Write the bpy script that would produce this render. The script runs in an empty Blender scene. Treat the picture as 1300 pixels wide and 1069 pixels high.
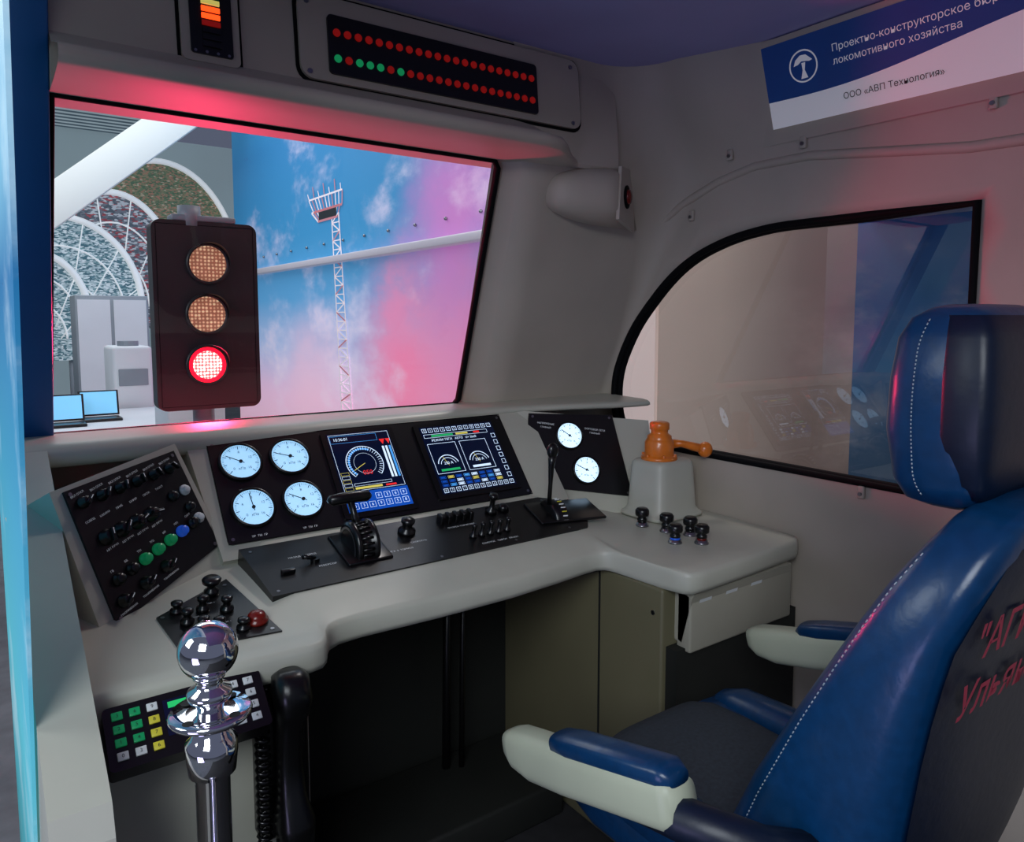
import bpy, bmesh, math, random
from mathutils import Vector as V, Matrix as M
random.seed(4)
sc=bpy.context.scene
sc.view_settings.view_transform='Standard'

# ---------------------------------------------------------------- materials
def lin(c):
    c=c/255.0
    return c/12.92 if c<=0.04045 else ((c+0.055)/1.055)**2.4
def col(c): return (lin(c[0]),lin(c[1]),lin(c[2]),1)
def mat(name,c,rough=.5,metal=0,em=None,es=0,noise=0,scale=20,bump=0,coat=0,spec=.5):
    m=bpy.data.materials.new(name);m.use_nodes=True
    nt=m.node_tree;b=nt.nodes['Principled BSDF']
    b.inputs['Base Color'].default_value=col(c);b.inputs['Roughness'].default_value=rough
    b.inputs['Metallic'].default_value=metal;b.inputs['Coat Weight'].default_value=coat
    b.inputs['Specular IOR Level'].default_value=spec
    if em is not None:
        b.inputs['Emission Color'].default_value=col(em);b.inputs['Emission Strength'].default_value=es
    if noise or bump:
        tc=nt.nodes.new('ShaderNodeTexCoord');n=nt.nodes.new('ShaderNodeTexNoise')
        n.inputs['Scale'].default_value=scale;n.inputs['Detail'].default_value=4
        nt.links.new(tc.outputs['Object'],n.inputs['Vector'])
        if noise:
            r=nt.nodes.new('ShaderNodeValToRGB')
            cc=col(c);r.color_ramp.elements[0].position=.3;r.color_ramp.elements[1].position=.7
            r.color_ramp.elements[0].color=tuple(x*(1-noise) for x in cc[:3])+(1,)
            r.color_ramp.elements[1].color=tuple(min(1,x*(1+noise)) for x in cc[:3])+(1,)
            nt.links.new(n.outputs['Fac'],r.inputs['Fac']);nt.links.new(r.outputs['Color'],b.inputs['Base Color'])
        if bump:
            bp=nt.nodes.new('ShaderNodeBump');bp.inputs['Strength'].default_value=bump;bp.inputs['Distance'].default_value=.002
            nt.links.new(n.outputs['Fac'],bp.inputs['Height']);nt.links.new(bp.outputs['Normal'],b.inputs['Normal'])
    return m
BEIGE=mat('console_beige',(186,186,172),.42,noise=.05,scale=6,bump=.05)
SOCK=mat('socket_box_beige_shaded',(158,155,140),.5,noise=.05,scale=6)  # console beige darkened: shade under the desk put into the colour
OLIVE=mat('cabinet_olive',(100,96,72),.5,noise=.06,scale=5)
WALL=mat('cab_wall_plastic',(180,170,157),.55,noise=.06,scale=4,bump=.1)
CEIL=mat('ceiling_purple_tint',(158,156,205),.6,noise=.06,scale=3)  # purple light from below is put into this tint
BLACK=mat('panel_black',(13,13,15),.32,noise=.2,scale=40)
KNOB=mat('knob_black',(9,9,10),.28)
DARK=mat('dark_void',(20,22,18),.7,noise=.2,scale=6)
RUB=mat('rubber_gasket',(7,8,11),.75,spec=.15)
CHROME=mat('chrome',(235,235,240),.05,1)
STEEL=mat('brushed_steel',(150,150,155),.3,1)
BLUE=mat('seat_blue_leather',(5,52,92),.30,noise=.12,scale=60,bump=.25)
NAVY=mat('seat_navy_leather',(6,20,42),.42,noise=.12,scale=60,bump=.25)
GREYF=mat('seat_grey_fabric',(45,52,60),.8,noise=.2,scale=120,bump=.3)
STITCH=mat('stitching',(150,165,175),.6)
ARMB=mat('armrest_shell',(178,184,160),.45,noise=.03,scale=8)
PILB=mat('pillar_blue',(10,88,150),.4,metal=.1,noise=.1,scale=5)
ORANGE=mat('valve_orange',(222,118,28),.3,noise=.12,scale=30,coat=.4)
GREEN=mat('button_green',(20,150,90),.3,em=(20,150,90),es=.15)
BTNB=mat('button_blue',(30,80,190),.3,em=(30,80,190),es=.3)
BTNW=mat('button_white',(220,225,225),.4)
BTNR=mat('button_red',(110,22,12),.25)
YEL=mat('key_yellow',(215,205,60),.4)
WTXT=mat('print_white',(200,205,210),.5,em=(200,205,210),es=.18)
GAUGE=mat('gauge_face',(190,215,235),.5,em=(150,208,250),es=.85)
GAUGEW=mat('gauge_face_bright',(225,240,255),.5,em=(190,225,255),es=1.2)
INK=mat('gauge_ink',(20,30,40),.5)
SCR=mat('screen_dark',(4,8,20),.12,em=(8,22,60),es=.35)
SCRB=mat('screen_blue',(10,60,130),.2,em=(15,70,170),es=.85)
SW=mat('screen_white',(200,220,240),.4,em=(200,222,245),es=.95)
SG=mat('screen_green',(30,190,80),.4,em=(40,180,120),es=.5)
SY=mat('screen_yellow',(210,200,60),.4,em=(220,205,110),es=.6)
SR=mat('screen_red',(220,30,30),.4,em=(240,40,40),es=.7)
SC=mat('screen_cyan',(60,150,220),.4,em=(70,150,225),es=.75)
LEDR=mat('led_red',(120,18,10),.4,em=(190,25,18),es=.25)
LEDG=mat('led_green',(15,120,70),.4,em=(20,150,90),es=.5)
LEDO=mat('led_orange',(240,60,20),.4,em=(255,70,20),es=2.0)
SIGW=mat('sign_white',(240,240,242),.5,em=(240,240,242),es=.12)
SIGB=mat('sign_blue',(26,84,160),.5,noise=.08,scale=5)
SEATR=mat('embroidery_red',(170,40,70),.6)
FLOOR=mat('cab_floor_rubber',(38,38,40),.7,noise=.2,scale=30)
HFLOOR=mat('hall_floor_carpet',(90,92,98),.8,noise=.2,scale=12)
WHITE=mat('white_paint',(225,228,232),.5,noise=.03,scale=3)
GREY=mat('grey_paint',(140,148,156),.5,noise=.05,scale=4)
SIGH=mat('signal_housing',(44,40,43),.4,noise=.15,scale=8)
def glass(name,tint,base):
    m=bpy.data.materials.new(name);m.use_nodes=True;nt=m.node_tree;nt.nodes.clear()
    o=nt.nodes.new('ShaderNodeOutputMaterial');mx=nt.nodes.new('ShaderNodeMixShader')
    t=nt.nodes.new('ShaderNodeBsdfTransparent');g=nt.nodes.new('ShaderNodeBsdfGlossy')
    lw=nt.nodes.new('ShaderNodeLayerWeight');lw.inputs['Blend'].default_value=.5
    pw=nt.nodes.new('ShaderNodeMath');pw.operation='POWER';pw.inputs[1].default_value=4
    fr=nt.nodes.new('ShaderNodeMath');fr.operation='MULTIPLY_ADD';fr.inputs[1].default_value=.5;fr.inputs[2].default_value=base
    nt.links.new(lw.outputs['Facing'],pw.inputs[0]);nt.links.new(pw.outputs[0],fr.inputs[0])
    t.inputs[0].default_value=tint;g.inputs['Roughness'].default_value=.01
    nt.links.new(fr.outputs[0],mx.inputs[0]);nt.links.new(t.outputs[0],mx.inputs[1]);nt.links.new(g.outputs[0],mx.inputs[2])
    nt.links.new(mx.outputs[0],o.inputs[0]);return m
GL1=glass('windshield_glass',(.95,.97,.98,1),.03)
GL2=glass('side_glass',(.92,.90,.90,1),.095)

# ---------------------------------------------------------------- mesh builder
class Fr:
    def __init__(s,o,ux,uy):
        s.o=V(o);s.x=V(ux).normalized();y=V(uy);y=y-s.x*y.dot(s.x);s.y=y.normalized();s.n=s.x.cross(s.y)
    def p(s,u,v,h=0): return s.o+s.x*u+s.y*v+s.n*h
    def uv(s,w):
        d=V(w)-s.o;return (d.dot(s.x),d.dot(s.y))
    def at(s,u,v,h=0,ang=0):
        c,sn=math.cos(ang),math.sin(ang)
        return Fr(s.p(u,v,h),s.x*c+s.y*sn,s.y*c-s.x*sn)
    def mx(s):
        return M(((s.x.x,s.y.x,s.n.x,s.o.x),(s.x.y,s.y.y,s.n.y,s.o.y),(s.x.z,s.y.z,s.n.z,s.o.z),(0,0,0,1)))
W0=Fr((0,0,0),(1,0,0),(0,1,0))
class B:
    def __init__(s): s.v=[];s.f=[];s.fm=[];s.sm=[];s.mats=[]
    def mi(s,m):
        if m not in s.mats: s.mats.append(m)
        return s.mats.index(m)
    def add(s,vs,fs,m,smooth=False):
        o=len(s.v);s.v+= [tuple(v) for v in vs];i=s.mi(m)
        for f in fs: s.f.append(tuple(o+k for k in f));s.fm.append(i);s.sm.append(smooth)
    def bm(s,bm,m,mx,smooth=False):
        bm.verts.ensure_lookup_table();bm.verts.index_update()
        s.add([mx@v.co for v in bm.verts],[[v.index for v in f.verts] for f in bm.faces],m,smooth);bm.free()
    def box(s,fr,c,sz,m,bev=0,seg=2):
        b=bmesh.new();bmesh.ops.create_cube(b,size=1)
        for v in b.verts: v.co=V((v.co.x*sz[0],v.co.y*sz[1],v.co.z*sz[2]))
        if bev: bmesh.ops.bevel(b,geom=b.edges[:]+b.verts[:],offset=bev,segments=seg,profile=.5,affect='EDGES')
        s.bm(b,m,fr.mx()@M.Translation(V(c)),bool(bev))
    def wb(s,x0,x1,y0,y1,z0,z1,m,bev=0,seg=2):
        s.box(W0,((x0+x1)/2,(y0+y1)/2,(z0+z1)/2),(x1-x0,y1-y0,z1-z0),m,bev,seg)
    def lathe(s,fr,prof,m,seg=28,smooth=True):
        vs=[];fs=[]
        for (r,h) in prof:
            for k in range(seg):
                a=2*math.pi*k/seg;vs.append(fr.p(r*math.cos(a),r*math.sin(a),h))
        for i in range(len(prof)-1):
            for k in range(seg):
                k2=(k+1)%seg;fs.append((i*seg+k,i*seg+k2,(i+1)*seg+k2,(i+1)*seg+k))
        fs.append(tuple(reversed(range(seg))));fs.append(tuple((len(prof)-1)*seg+k for k in range(seg)))
        s.add(vs,fs,m,smooth)
    def cyl(s,fr,r,h0,h1,m,seg=24,r2=None):
        s.lathe(fr,[(r,h0),(r if r2 is None else r2,h1)],m,seg,False)
    def sph(s,c,r,m,sx=1,sy=1,sz=1,fr=None,seg=28):
        b=bmesh.new();bmesh.ops.create_uvsphere(b,u_segments=seg,v_segments=seg//2,radius=r)
        for v in b.verts: v.co=V((v.co.x*sx,v.co.y*sy,v.co.z*sz))
        mx=(fr.mx() if fr else M.Identity(4))@M.Translation(V(c));s.bm(b,m,mx,True)
    def prism(s,fr,poly,h0,h1,m,smooth=False):
        n=len(poly);vs=[fr.p(u,v,h0) for u,v in poly]+[fr.p(u,v,h1) for u,v in poly]
        fs=[tuple(reversed(range(n))),tuple(range(n,2*n))]+[(i,(i+1)%n,n+(i+1)%n,n+i) for i in range(n)]
        s.add(vs,fs,m,smooth)
    def rect(s,fr,u0,v0,u1,v1,h,m):
        s.add([fr.p(u0,v0,h),fr.p(u1,v0,h),fr.p(u1,v1,h),fr.p(u0,v1,h)],[(0,1,2,3)],m)
    def frame(s,fr,u0,v0,u1,v1,h,w,m):
        s.rect(fr,u0,v0,u1,v0+w,h,m);s.rect(fr,u0,v1-w,u1,v1,h,m);s.rect(fr,u0,v0,u0+w,v1,h,m);s.rect(fr,u1-w,v0,u1,v1,h,m)
    def line(s,fr,u0,v0,u1,v1,h,w,m):
        d=V((u1-u0,v1-v0));L=d.length or 1e-6;d/=L;nx,ny=-d.y*w/2,d.x*w/2
        s.add([fr.p(u0-nx,v0-ny,h),fr.p(u1-nx,v1-ny,h),fr.p(u1+nx,v1+ny,h),fr.p(u0+nx,v0+ny,h)],[(0,1,2,3)],m)
    def disc(s,fr,r,h,m,seg=32): s.add([fr.p(r*math.cos(2*math.pi*k/seg),r*math.sin(2*math.pi*k/seg),h) for k in range(seg)],[tuple(range(seg))],m)
    def ring(s,fr,r0,r1,h,m,a0=0,a1=360,seg=40):
        vs=[];fs=[]
        for k in range(seg+1):
            a=math.radians(a0+(a1-a0)*k/seg)
            vs+= [fr.p(r0*math.cos(a),r0*math.sin(a),h),fr.p(r1*math.cos(a),r1*math.sin(a),h)]
        for k in range(seg): fs.append((2*k,2*k+1,2*k+3,2*k+2))
        s.add(vs,fs,m)
    def tube(s,pts,r,m,seg=12,closed=False):
        pts=[V(p) for p in pts];n=len(pts);vs=[];fs=[]
        rr=r if isinstance(r,(list,tuple)) else [r]*n
        up=None
        for i,p in enumerate(pts):
            if closed: t=pts[(i+1)%n]-pts[i-1]
            else: t=pts[min(i+1,n-1)]-pts[max(i-1,0)]
            t.normalize()
            if up is None:
                up=t.orthogonal().normalized()
            up=(up-t*up.dot(t)).normalized();sd=t.cross(up)
            for k in range(seg):
                a=2*math.pi*k/seg;vs.append(p+(up*math.cos(a)+sd*math.sin(a))*rr[i])
        R=n if closed else n-1
        for i in range(R):
            j=(i+1)%n
            for k in range(seg):
                k2=(k+1)%seg;fs.append((i*seg+k,i*seg+k2,j*seg+k2,j*seg+k))
        if not closed: fs.append(tuple(reversed(range(seg))));fs.append(tuple((n-1)*seg+k for k in range(seg)))
        s.add(vs,fs,m,True)
    def loft(s,secs,m,seg=32,e=3.5):
        vs=[];fs=[]
        for c,ux,uy,hx,hy in secs:
            for k in range(seg):
                a=2*math.pi*k/seg;ca,sa=math.cos(a),math.sin(a)
                x=math.copysign(abs(ca)**(2/e),ca)*hx;y=math.copysign(abs(sa)**(2/e),sa)*hy
                vs.append(V(c)+V(ux)*x+V(uy)*y)
        n=len(secs)
        for i in range(n-1):
            for k in range(seg):
                k2=(k+1)%seg;fs.append((i*seg+k,i*seg+k2,(i+1)*seg+k2,(i+1)*seg+k))
        fs.append(tuple(reversed(range(seg))));fs.append(tuple((n-1)*seg+k for k in range(seg)))
        s.add(vs,fs,m,True)
    def text(s,fr,t,size,m,u=0,v=0,h=0.0006,align='CENTER',bold=0,shear=0):
        cu=bpy.data.curves.new('t','FONT');cu.body=t;cu.size=size;cu.align_x=align;cu.align_y='CENTER';cu.offset=bold;cu.shear=shear
        cu.resolution_u=3
        ob=bpy.data.objects.new('t',cu);bpy.context.collection.objects.link(ob)
        dg=bpy.context.evaluated_depsgraph_get();me=ob.evaluated_get(dg).to_mesh()
        mx=fr.mx()@M.Translation(V((u,v,h)))
        s.add([mx@vv.co for vv in me.vertices],[list(p.vertices) for p in me.polygons],m)
        ob.evaluated_get(dg).to_mesh_clear();bpy.data.objects.remove(ob);bpy.data.curves.remove(cu)
    def obj(s,name,parent=None,fix=True):
        me=bpy.data.meshes.new(name);me.from_pydata(s.v,[],s.f)
        for m in s.mats: me.materials.append(m)
        for i,p in enumerate(me.polygons): p.material_index=s.fm[i];p.use_smooth=s.sm[i]
        me.update()
        if fix:
            b=bmesh.new();b.from_mesh(me);bmesh.ops.recalc_face_normals(b,faces=b.faces);b.to_mesh(me);b.free()
        ob=bpy.data.objects.new(name,me);bpy.context.collection.objects.link(ob)
        if parent: ob.parent=parent
        return ob
def empty(name,loc=(0,0,0)):
    e=bpy.data.objects.new(name,None);bpy.context.collection.objects.link(e);e.empty_display_size=.1;return e
def smooth(x): x=max(0,min(1,x));return x*x*(3-2*x)
def rr(u0,v0,u1,v1,r,seg=5):
    out=[]
    for (cx,cy,a0) in ((u1-r,v0+r,-90),(u1-r,v1-r,0),(u0+r,v1-r,90),(u0+r,v0+r,180)):
        for k in range(seg+1):
            a=math.radians(a0+90*k/seg);out.append((cx+r*math.cos(a),cy+r*math.sin(a)))
    return out

# ================================================================ SHELL
def Yf(z):
    if z<=1.13: return 1.995
    if z<=1.83: return 1.995-.457*(z-1.13)
    return 1.675
def xs(z): return 1.315 if z<1.13 else 1.315-.1*(z-1.13)
def Xw(y,z):
    L=smooth((z-1.78)/.40)
    return 1.85-L*(.055+.20*smooth((y-1.05)/.75))
zs=[0,.3,.6,.8,.97,1.05,1.13,1.2,1.3,1.4,1.5,1.6,1.7,1.76,1.83,1.88,1.93,1.98,2.03,2.08,2.13,2.18]
b=B();rows=[]
for z in zs:
    r=.03+.13*smooth((z-1.3)/.8);yf=Yf(z);row=[]
    ys=[-.6+(yf-r+.6)*i/30 for i in range(31)]
    for y in ys: row.append((Xw(y,z),y,z))
    x0=Xw(yf-r,z)
    for k in range(1,9):
        a=math.pi/2*k/8;row.append((x0-r+r*math.cos(a),yf-r+r*math.sin(a),z))
    for k in range(1,6): row.append((x0-r+(xs(z)-x0+r)*k/5,yf,z))
    rows.append(row)
n=len(rows[0]);vs=[p for r in rows for p in r];fs=[]
for i in range(len(rows)-1):
    for k in range(n-1): fs.append((i*n+k,i*n+k+1,(i+1)*n+k+1,(i+1)*n+k))
b.add(vs,fs,WALL,True);wr=b.obj('wall_right',fix=False)
me=wr.data
if me.polygons[20].normal.x>0: me.flip_normals()
md=wr.modifiers.new('sol','SOLIDIFY');md.thickness=.05;md.offset=-1
arch=[(.775,.972),(1.60,.972),(1.80,.975),(1.89,.99),(1.935,1.04),(1.952,1.13),(1.935,1.235),(1.868,1.359),(1.79,1.45),(1.692,1.539),(1.59,1.60),(1.475,1.639),(1.37,1.658),(1.262,1.666),(1.037,1.666),(.775,1.666)]
def catmull(pts,i0,i1,n=4):
    out=list(pts[:i0])
    for i in range(i0,i1):
        p0,p1,p2,p3=[V(pts[max(0,min(len(pts)-1,j))]) for j in (i-1,i,i+1,i+2)]
        for k in range(n):
            t=k/n;out.append(tuple(.5*((2*p1)+(p2-p0)*t+(2*p0-5*p1+4*p2-p3)*t*t+(3*p1-p0-3*p2+p3)*t**3)))
    return out+list(pts[i1:])
arch=catmull(arch,2,13)
def archpoly(off=0):
    out=[];nn=len(arch)
    for i in range(nn):
        a=V(arch[i-1]);p=V(arch[i]);q=V(arch[(i+1)%nn])
        t=((p-a).normalized()+(q-p).normalized()).normalized();nrm=V((t.y,-t.x))
        out.append(tuple(p+nrm*off))
    return out
FRW=Fr((0,0,0),(0,1,0),(0,0,1))
cb=B();cb.prism(FRW,archpoly(0),1.6,2.2,WALL);cut=cb.obj('cut')
bo=wr.modifiers.new('bo','BOOLEAN');bo.object=cut;bo.solver='EXACT'
dg=bpy.context.evaluated_depsgraph_get()
nm=bpy.data.meshes.new_from_object(wr.evaluated_get(dg));wr.modifiers.clear();wr.data=nm
bpy.data.objects.remove(cut)
b=B();ap=archpoly(-.006)
b.tube([(1.852,y,z) for y,z in ap],.011,RUB,8,True)
b.tube([(1.875,y,z) for y,z in ap],.014,RUB,8,True)
ap2=archpoly(.0)
b.add([(1.885,y,z) for y,z in ap2],[tuple(range(len(ap2)))],GL2)
b.obj('window_2',fix=False)
b=B()
path=[(1.742,2.03,1.13),(1.715,1.985,1.22),(1.712,1.93,1.36),(1.735,1.87,1.48),(1.785,1.81,1.59),(1.825,1.74,1.69),(1.848,1.64,1.76),(1.849,1.50,1.81),(1.847,1.371,1.835),(1.849,1.2,1.835),(1.85,1.0,1.81),(1.851,.8,1.785),(1.851,.4,1.775),(1.851,-.5,1.77)]
b.tube(path,.013,WALL,10);b.obj('trim_1')
b=B();b.wb(.0,1.9,-.6,1.72,2.135,2.20,CEIL);b.obj('ceiling')
b=B()
FX=Fr((0,0,0),(0,1,0),(0,0,1))
prof=[(1.73,1.826),(1.66,1.830),(1.652,1.84),(1.657,1.92),(1.68,2.14),(1.80,2.14),(1.80,1.826)]
b.prism(FX,prof,.146,1.58,WALL)
vs=[];fs=[];xsn=[.146,.5,.9,1.2,1.26,1.31,1.35,1.39,1.43,1.46]
for x in xsn:
    q_=1-smooth((x-1.22)/.24)
    for (y,z) in [(1.73,1.826),(1.60,1.829),(1.53,1.834),(1.515,1.840),(1.508,1.852),(1.515,1.866),(1.56,1.882),(1.62,1.897),(1.66,1.93)]:
        vs.append((x,1.665-(1.665-y)*q_ if y<1.66 else y,1.83+(z-1.83)*(.35+.65*q_)))
for i in range(len(xsn)-1):
    for k in range(8): fs.append((i*9+k,(i+1)*9+k,(i+1)*9+k+1,i*9+k+1))
b.add(vs,fs,WALL,True)
b.obj('wall_front_header')
FH=Fr((0,1.656,1.885),(1,0,0),(0,.024,.25))
b=B()
b.prism(FH,rr(.62,.045,1.43,.236,.03),-.01,.012,WALL)
b.prism(FH,rr(.612,.037,1.438,.244,.034),-.01,.004,RUB)
b.prism(FH,rr(.685,.062,1.275,.195,.01),.01,.018,BLACK)
for r_ in range(2):
    for k in range(22):
        u=.705+k*.0262;v=.155-r_*.058
        m=LEDG if (r_==1 and k in(0,2,3,4,6)) else LEDR
        f=FH.at(u,v,.018);b.cyl(f,.0088,0,.003,m,14)
for (u,v) in ((.64,.06),(.64,.215),(1.40,.06),(1.40,.215)): b.cyl(FH.at(u,v,.012),.006,0,.002,STEEL,10)
b.obj('indicator_lamp_panel')
b=B()
b.prism(FH,rr(.375,.035,.49,.24,.012),-.01,.012,WALL)
b.prism(FH,rr(.368,.028,.497,.246,.014),-.01,.003,RUB)
b.prism(FH,rr(.392,.05,.475,.25,.006),.009,.016,BLACK)
for k in range(11):
    m=LEDO if k in(4,5) else(LEDG if k>6 else LEDR if k==3 else (SY if k==6 else BLACK))
    b.box(FH,(.433,.070+k*.0145,.018),(.036,.0095,.004),m)
for k in range(4): b.cyl(FH.at(.40+.022*k,.055,.016),.003,0,.001,STEEL,8)
b.obj('signal_repeater_display')

b=B()
FWS=Fr((0,2.03,1.13),(1,0,0),(0,-.32,.70))
wl=math.hypot(.32,.70)
op=[(.150,wl),(1.17,wl),(1.188,wl-.02),(1.245,.02),(1.23,0),(.14,0)]
b.tube([FWS.p(u,v,.004) for u,v in op],.010,RUB,8,True)
b.add([FWS.p(u,v,-.01) for u,v in op],[tuple(range(len(op)))],GL1)
b.obj('window_1',fix=False)
b=B();vs=[];fs=[]
for k in range(13):
    z=1.13+.70*k/12;t=k/12
    vs+=[(1.253-.075*t,2.045-.32*t,z),(1.285-.075*t,2.03-.32*t,z),(xs(z)+.002,Yf(z)+.0,z)]
for k in range(12):
    for j in (0,1): fs.append((3*k+j,3*k+3+j,3*k+4+j,3*k+1+j))
b.add(vs,fs,WALL,True);b.obj('trim_3')
b=B()
b.box(FWS,(.103,.55,.0),(.085,1.22,.05),PILB,.004)
b.obj('trim_2')
b=B();b.wb(.05,1.85,2.035,2.085,0,1.118,WALL);b.obj('wall_front')
b=B();b.wb(-.05,1.9,-.6,2.085,-.03,0,FLOOR);b.obj('floor')

def skymat(name,stops,cloud,em,axis='Z',lo=0,hi=2.2,nscale=1.5,cl=.5,pink_glow=None,cmax=.75):
    m=bpy.data.materials.new(name);m.use_nodes=True;nt=m.node_tree;bs=nt.nodes['Principled BSDF']
    N=nt.nodes.new;L=nt.links.new
    g=N('ShaderNodeNewGeometry');sp=N('ShaderNodeSeparateXYZ');L(g.outputs['Position'],sp.inputs[0])
    mr=N('ShaderNodeMapRange');mr.inputs[1].default_value=lo;mr.inputs[2].default_value=hi
    L(sp.outputs[axis],mr.inputs[0])
    r=N('ShaderNodeValToRGB');L(mr.outputs[0],r.inputs[0])
    r.color_ramp.elements[0].position=stops[0][0];r.color_ramp.elements[0].color=col(stops[0][1])
    r.color_ramp.elements[1].position=stops[-1][0];r.color_ramp.elements[1].color=col(stops[-1][1])
    for p,c in stops[1:-1]:
        e=r.color_ramp.elements.new(p);e.color=col(c)
    last=r.outputs[0]
    mp=N('ShaderNodeMapping');mp.inputs['Scale'].default_value=(1,.55,1);L(g.outputs['Position'],mp.inputs[0])
    no=N('ShaderNodeTexNoise');no.inputs['Scale'].default_value=nscale;no.inputs['Detail'].default_value=8;no.inputs['Roughness'].default_value=.62;L(mp.outputs[0],no.inputs['Vector'])
    if pink_glow:
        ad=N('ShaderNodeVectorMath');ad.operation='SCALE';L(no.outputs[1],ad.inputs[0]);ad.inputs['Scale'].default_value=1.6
        for (py,pz,rad,pc,st) in pink_glow:
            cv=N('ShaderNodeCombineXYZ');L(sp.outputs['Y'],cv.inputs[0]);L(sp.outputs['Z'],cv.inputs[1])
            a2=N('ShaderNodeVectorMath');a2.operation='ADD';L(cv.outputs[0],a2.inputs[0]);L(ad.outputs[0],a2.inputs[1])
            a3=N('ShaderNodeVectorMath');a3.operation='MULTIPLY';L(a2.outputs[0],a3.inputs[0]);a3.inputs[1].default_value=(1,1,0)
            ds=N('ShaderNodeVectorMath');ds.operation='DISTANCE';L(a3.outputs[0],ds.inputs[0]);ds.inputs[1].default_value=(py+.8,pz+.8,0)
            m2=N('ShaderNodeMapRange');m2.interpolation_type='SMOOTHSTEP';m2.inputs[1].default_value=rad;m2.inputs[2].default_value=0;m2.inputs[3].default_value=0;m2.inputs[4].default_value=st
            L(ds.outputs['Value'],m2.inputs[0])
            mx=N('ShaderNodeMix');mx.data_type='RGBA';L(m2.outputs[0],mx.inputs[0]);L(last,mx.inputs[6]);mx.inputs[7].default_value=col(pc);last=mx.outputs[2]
    m3=N('ShaderNodeMapRange');m3.interpolation_type='SMOOTHSTEP';m3.inputs[1].default_value=cl;m3.inputs[2].default_value=cl+.2;m3.inputs[4].default_value=cmax
    L(no.outputs[0],m3.inputs[0])
    mx=N('ShaderNodeMix');mx.data_type='RGBA';L(m3.outputs[0],mx.inputs[0]);L(last,mx.inputs[6]);mx.inputs[7].default_value=col(cloud)
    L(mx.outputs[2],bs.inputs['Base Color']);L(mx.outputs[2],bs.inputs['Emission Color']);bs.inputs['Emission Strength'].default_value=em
    bs.inputs['Roughness'].default_value=.5
    return m
LSK=skymat('exterior_sky_print',[(0,(50,140,150)),(.3,(90,190,205)),(.5,(70,160,190)),(.66,(30,110,160)),(.72,(120,180,205)),(1,(215,230,232))],(205,226,234),.4,nscale=3,cl=.5,cmax=.5)
b=B();b.prism(FX,[(1.60,0),(1.245,.751),(.928,1.484),(.66,2.135),(2.3,2.135),(2.3,0)],.040,.045,LSK);b.obj('wall_left')

# ================================================================ CONSOLE
con=empty('driver_console')
def kslope(x):
    if x<.462: return .175
    if x<.52: return .175+(.2875-.175)*(x-.462)/.058
    if x<1.30: return .2875
    if x<1.60: return .2875*(1-(x-1.30)/.30)
    return 0
def dz(x,y): return .80+kslope(x)*max(0,y-1.38)
fe=[(.122,1.32),(.20,1.312),(.40,1.30),(.46,1.298),(.48,1.297),(.505,1.303),(.52,1.32),(.53,1.345),(.545,1.368),(.57,1.382),(.62,1.387),(.806,1.38),(1.0,1.382),(1.15,1.395),(1.25,1.408),(1.29,1.41),(1.31,1.40),(1.322,1.375),(1.330,1.30),(1.338,1.20),(1.345,1.165),(1.36,1.150),(1.40,1.146),(1.60,1.155),(1.80,1.168),(1.825,1.18),(1.833,1.21),(1.845,1.40)]
b=B();vs=[];fs=[];R=14
for (x,y) in fe:
    yr=1.86
    vs+=[(x,y+.03,.745),(x,y+.004,.748),(x,y,.760),(x,y,.788),(x,y+.004,.797),(x,y+.012,.80)]
    for k in range(1,R+1):
        yy=y+.012+(yr-y-.012)*k/R;vs.append((x,yy,dz(x,yy)))
nn=6+R
for i in range(len(fe)-1):
    for k in range(nn-1): fs.append((i*nn+k,(i+1)*nn+k,(i+1)*nn+k+1,i*nn+k+1))
b.add(vs,fs,BEIGE,True)
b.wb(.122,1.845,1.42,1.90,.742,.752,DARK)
b.obj('desk_top',con)
b=B()
lp=[(.05,1.872),(.45,1.872),(.9,1.885),(1.2,1.895),(1.38,1.885),(1.55,1.84),(1.70,1.79),(1.80,1.775),(1.849,1.775)]
prof=[(.03,1.075),(.004,1.08),(-.008,1.092),(-.006,1.112),(.006,1.124),(.03,1.130)]
vs=[];fs=[]
for x,y in lp:
    th=1 if x<.5 else max(.45,1-(x-.5)*.6)
    for (dy,z) in prof: vs.append((x,y+dy,1.130-(1.130-z)*th))
    vs.append((x,2.034,1.135))
n7=len(prof)+1
for i in range(len(lp)-1):
    for k in range(n7-1): fs.append((i*n7+k,(i+1)*n7+k,(i+1)*n7+k+1,i*n7+k+1))
b.add(vs,fs,BEIGE,True);b.obj('ledge',con)
b=B();b.prism(FX,[(2.03,1.118),(1.87,1.118),(1.125,.783),(1.08,.76),(1.06,.72),(1.06,0),(2.03,0)],.048,.122,BEIGE);b.obj('side_cheek',con)
DP=Fr((0,1.70,.890),(1,0,0),(0,.18,.22));DH=math.hypot(.18,.22)
def dpv(z): return (z-.89)/.22*DH
b=B()
b.prism(DP,[(.428,-.03),(1.42,-.03),(1.42,DH),(.40,DH)],-.12,0,BEIGE)
b.prism(DP,rr(.445,.004,1.30,DH-.004,.012),-.005,.004,BLACK)
b.frame(DP,.445,.004,1.30,DH-.004,.0045,.002,RUB)
for u in (.457,1.288):
    for v in (.016,DH-.016): b.cyl(DP.at(u,v,.004),.004,0,.0015,STEEL,10)
b.obj('display_panel',con)
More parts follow.
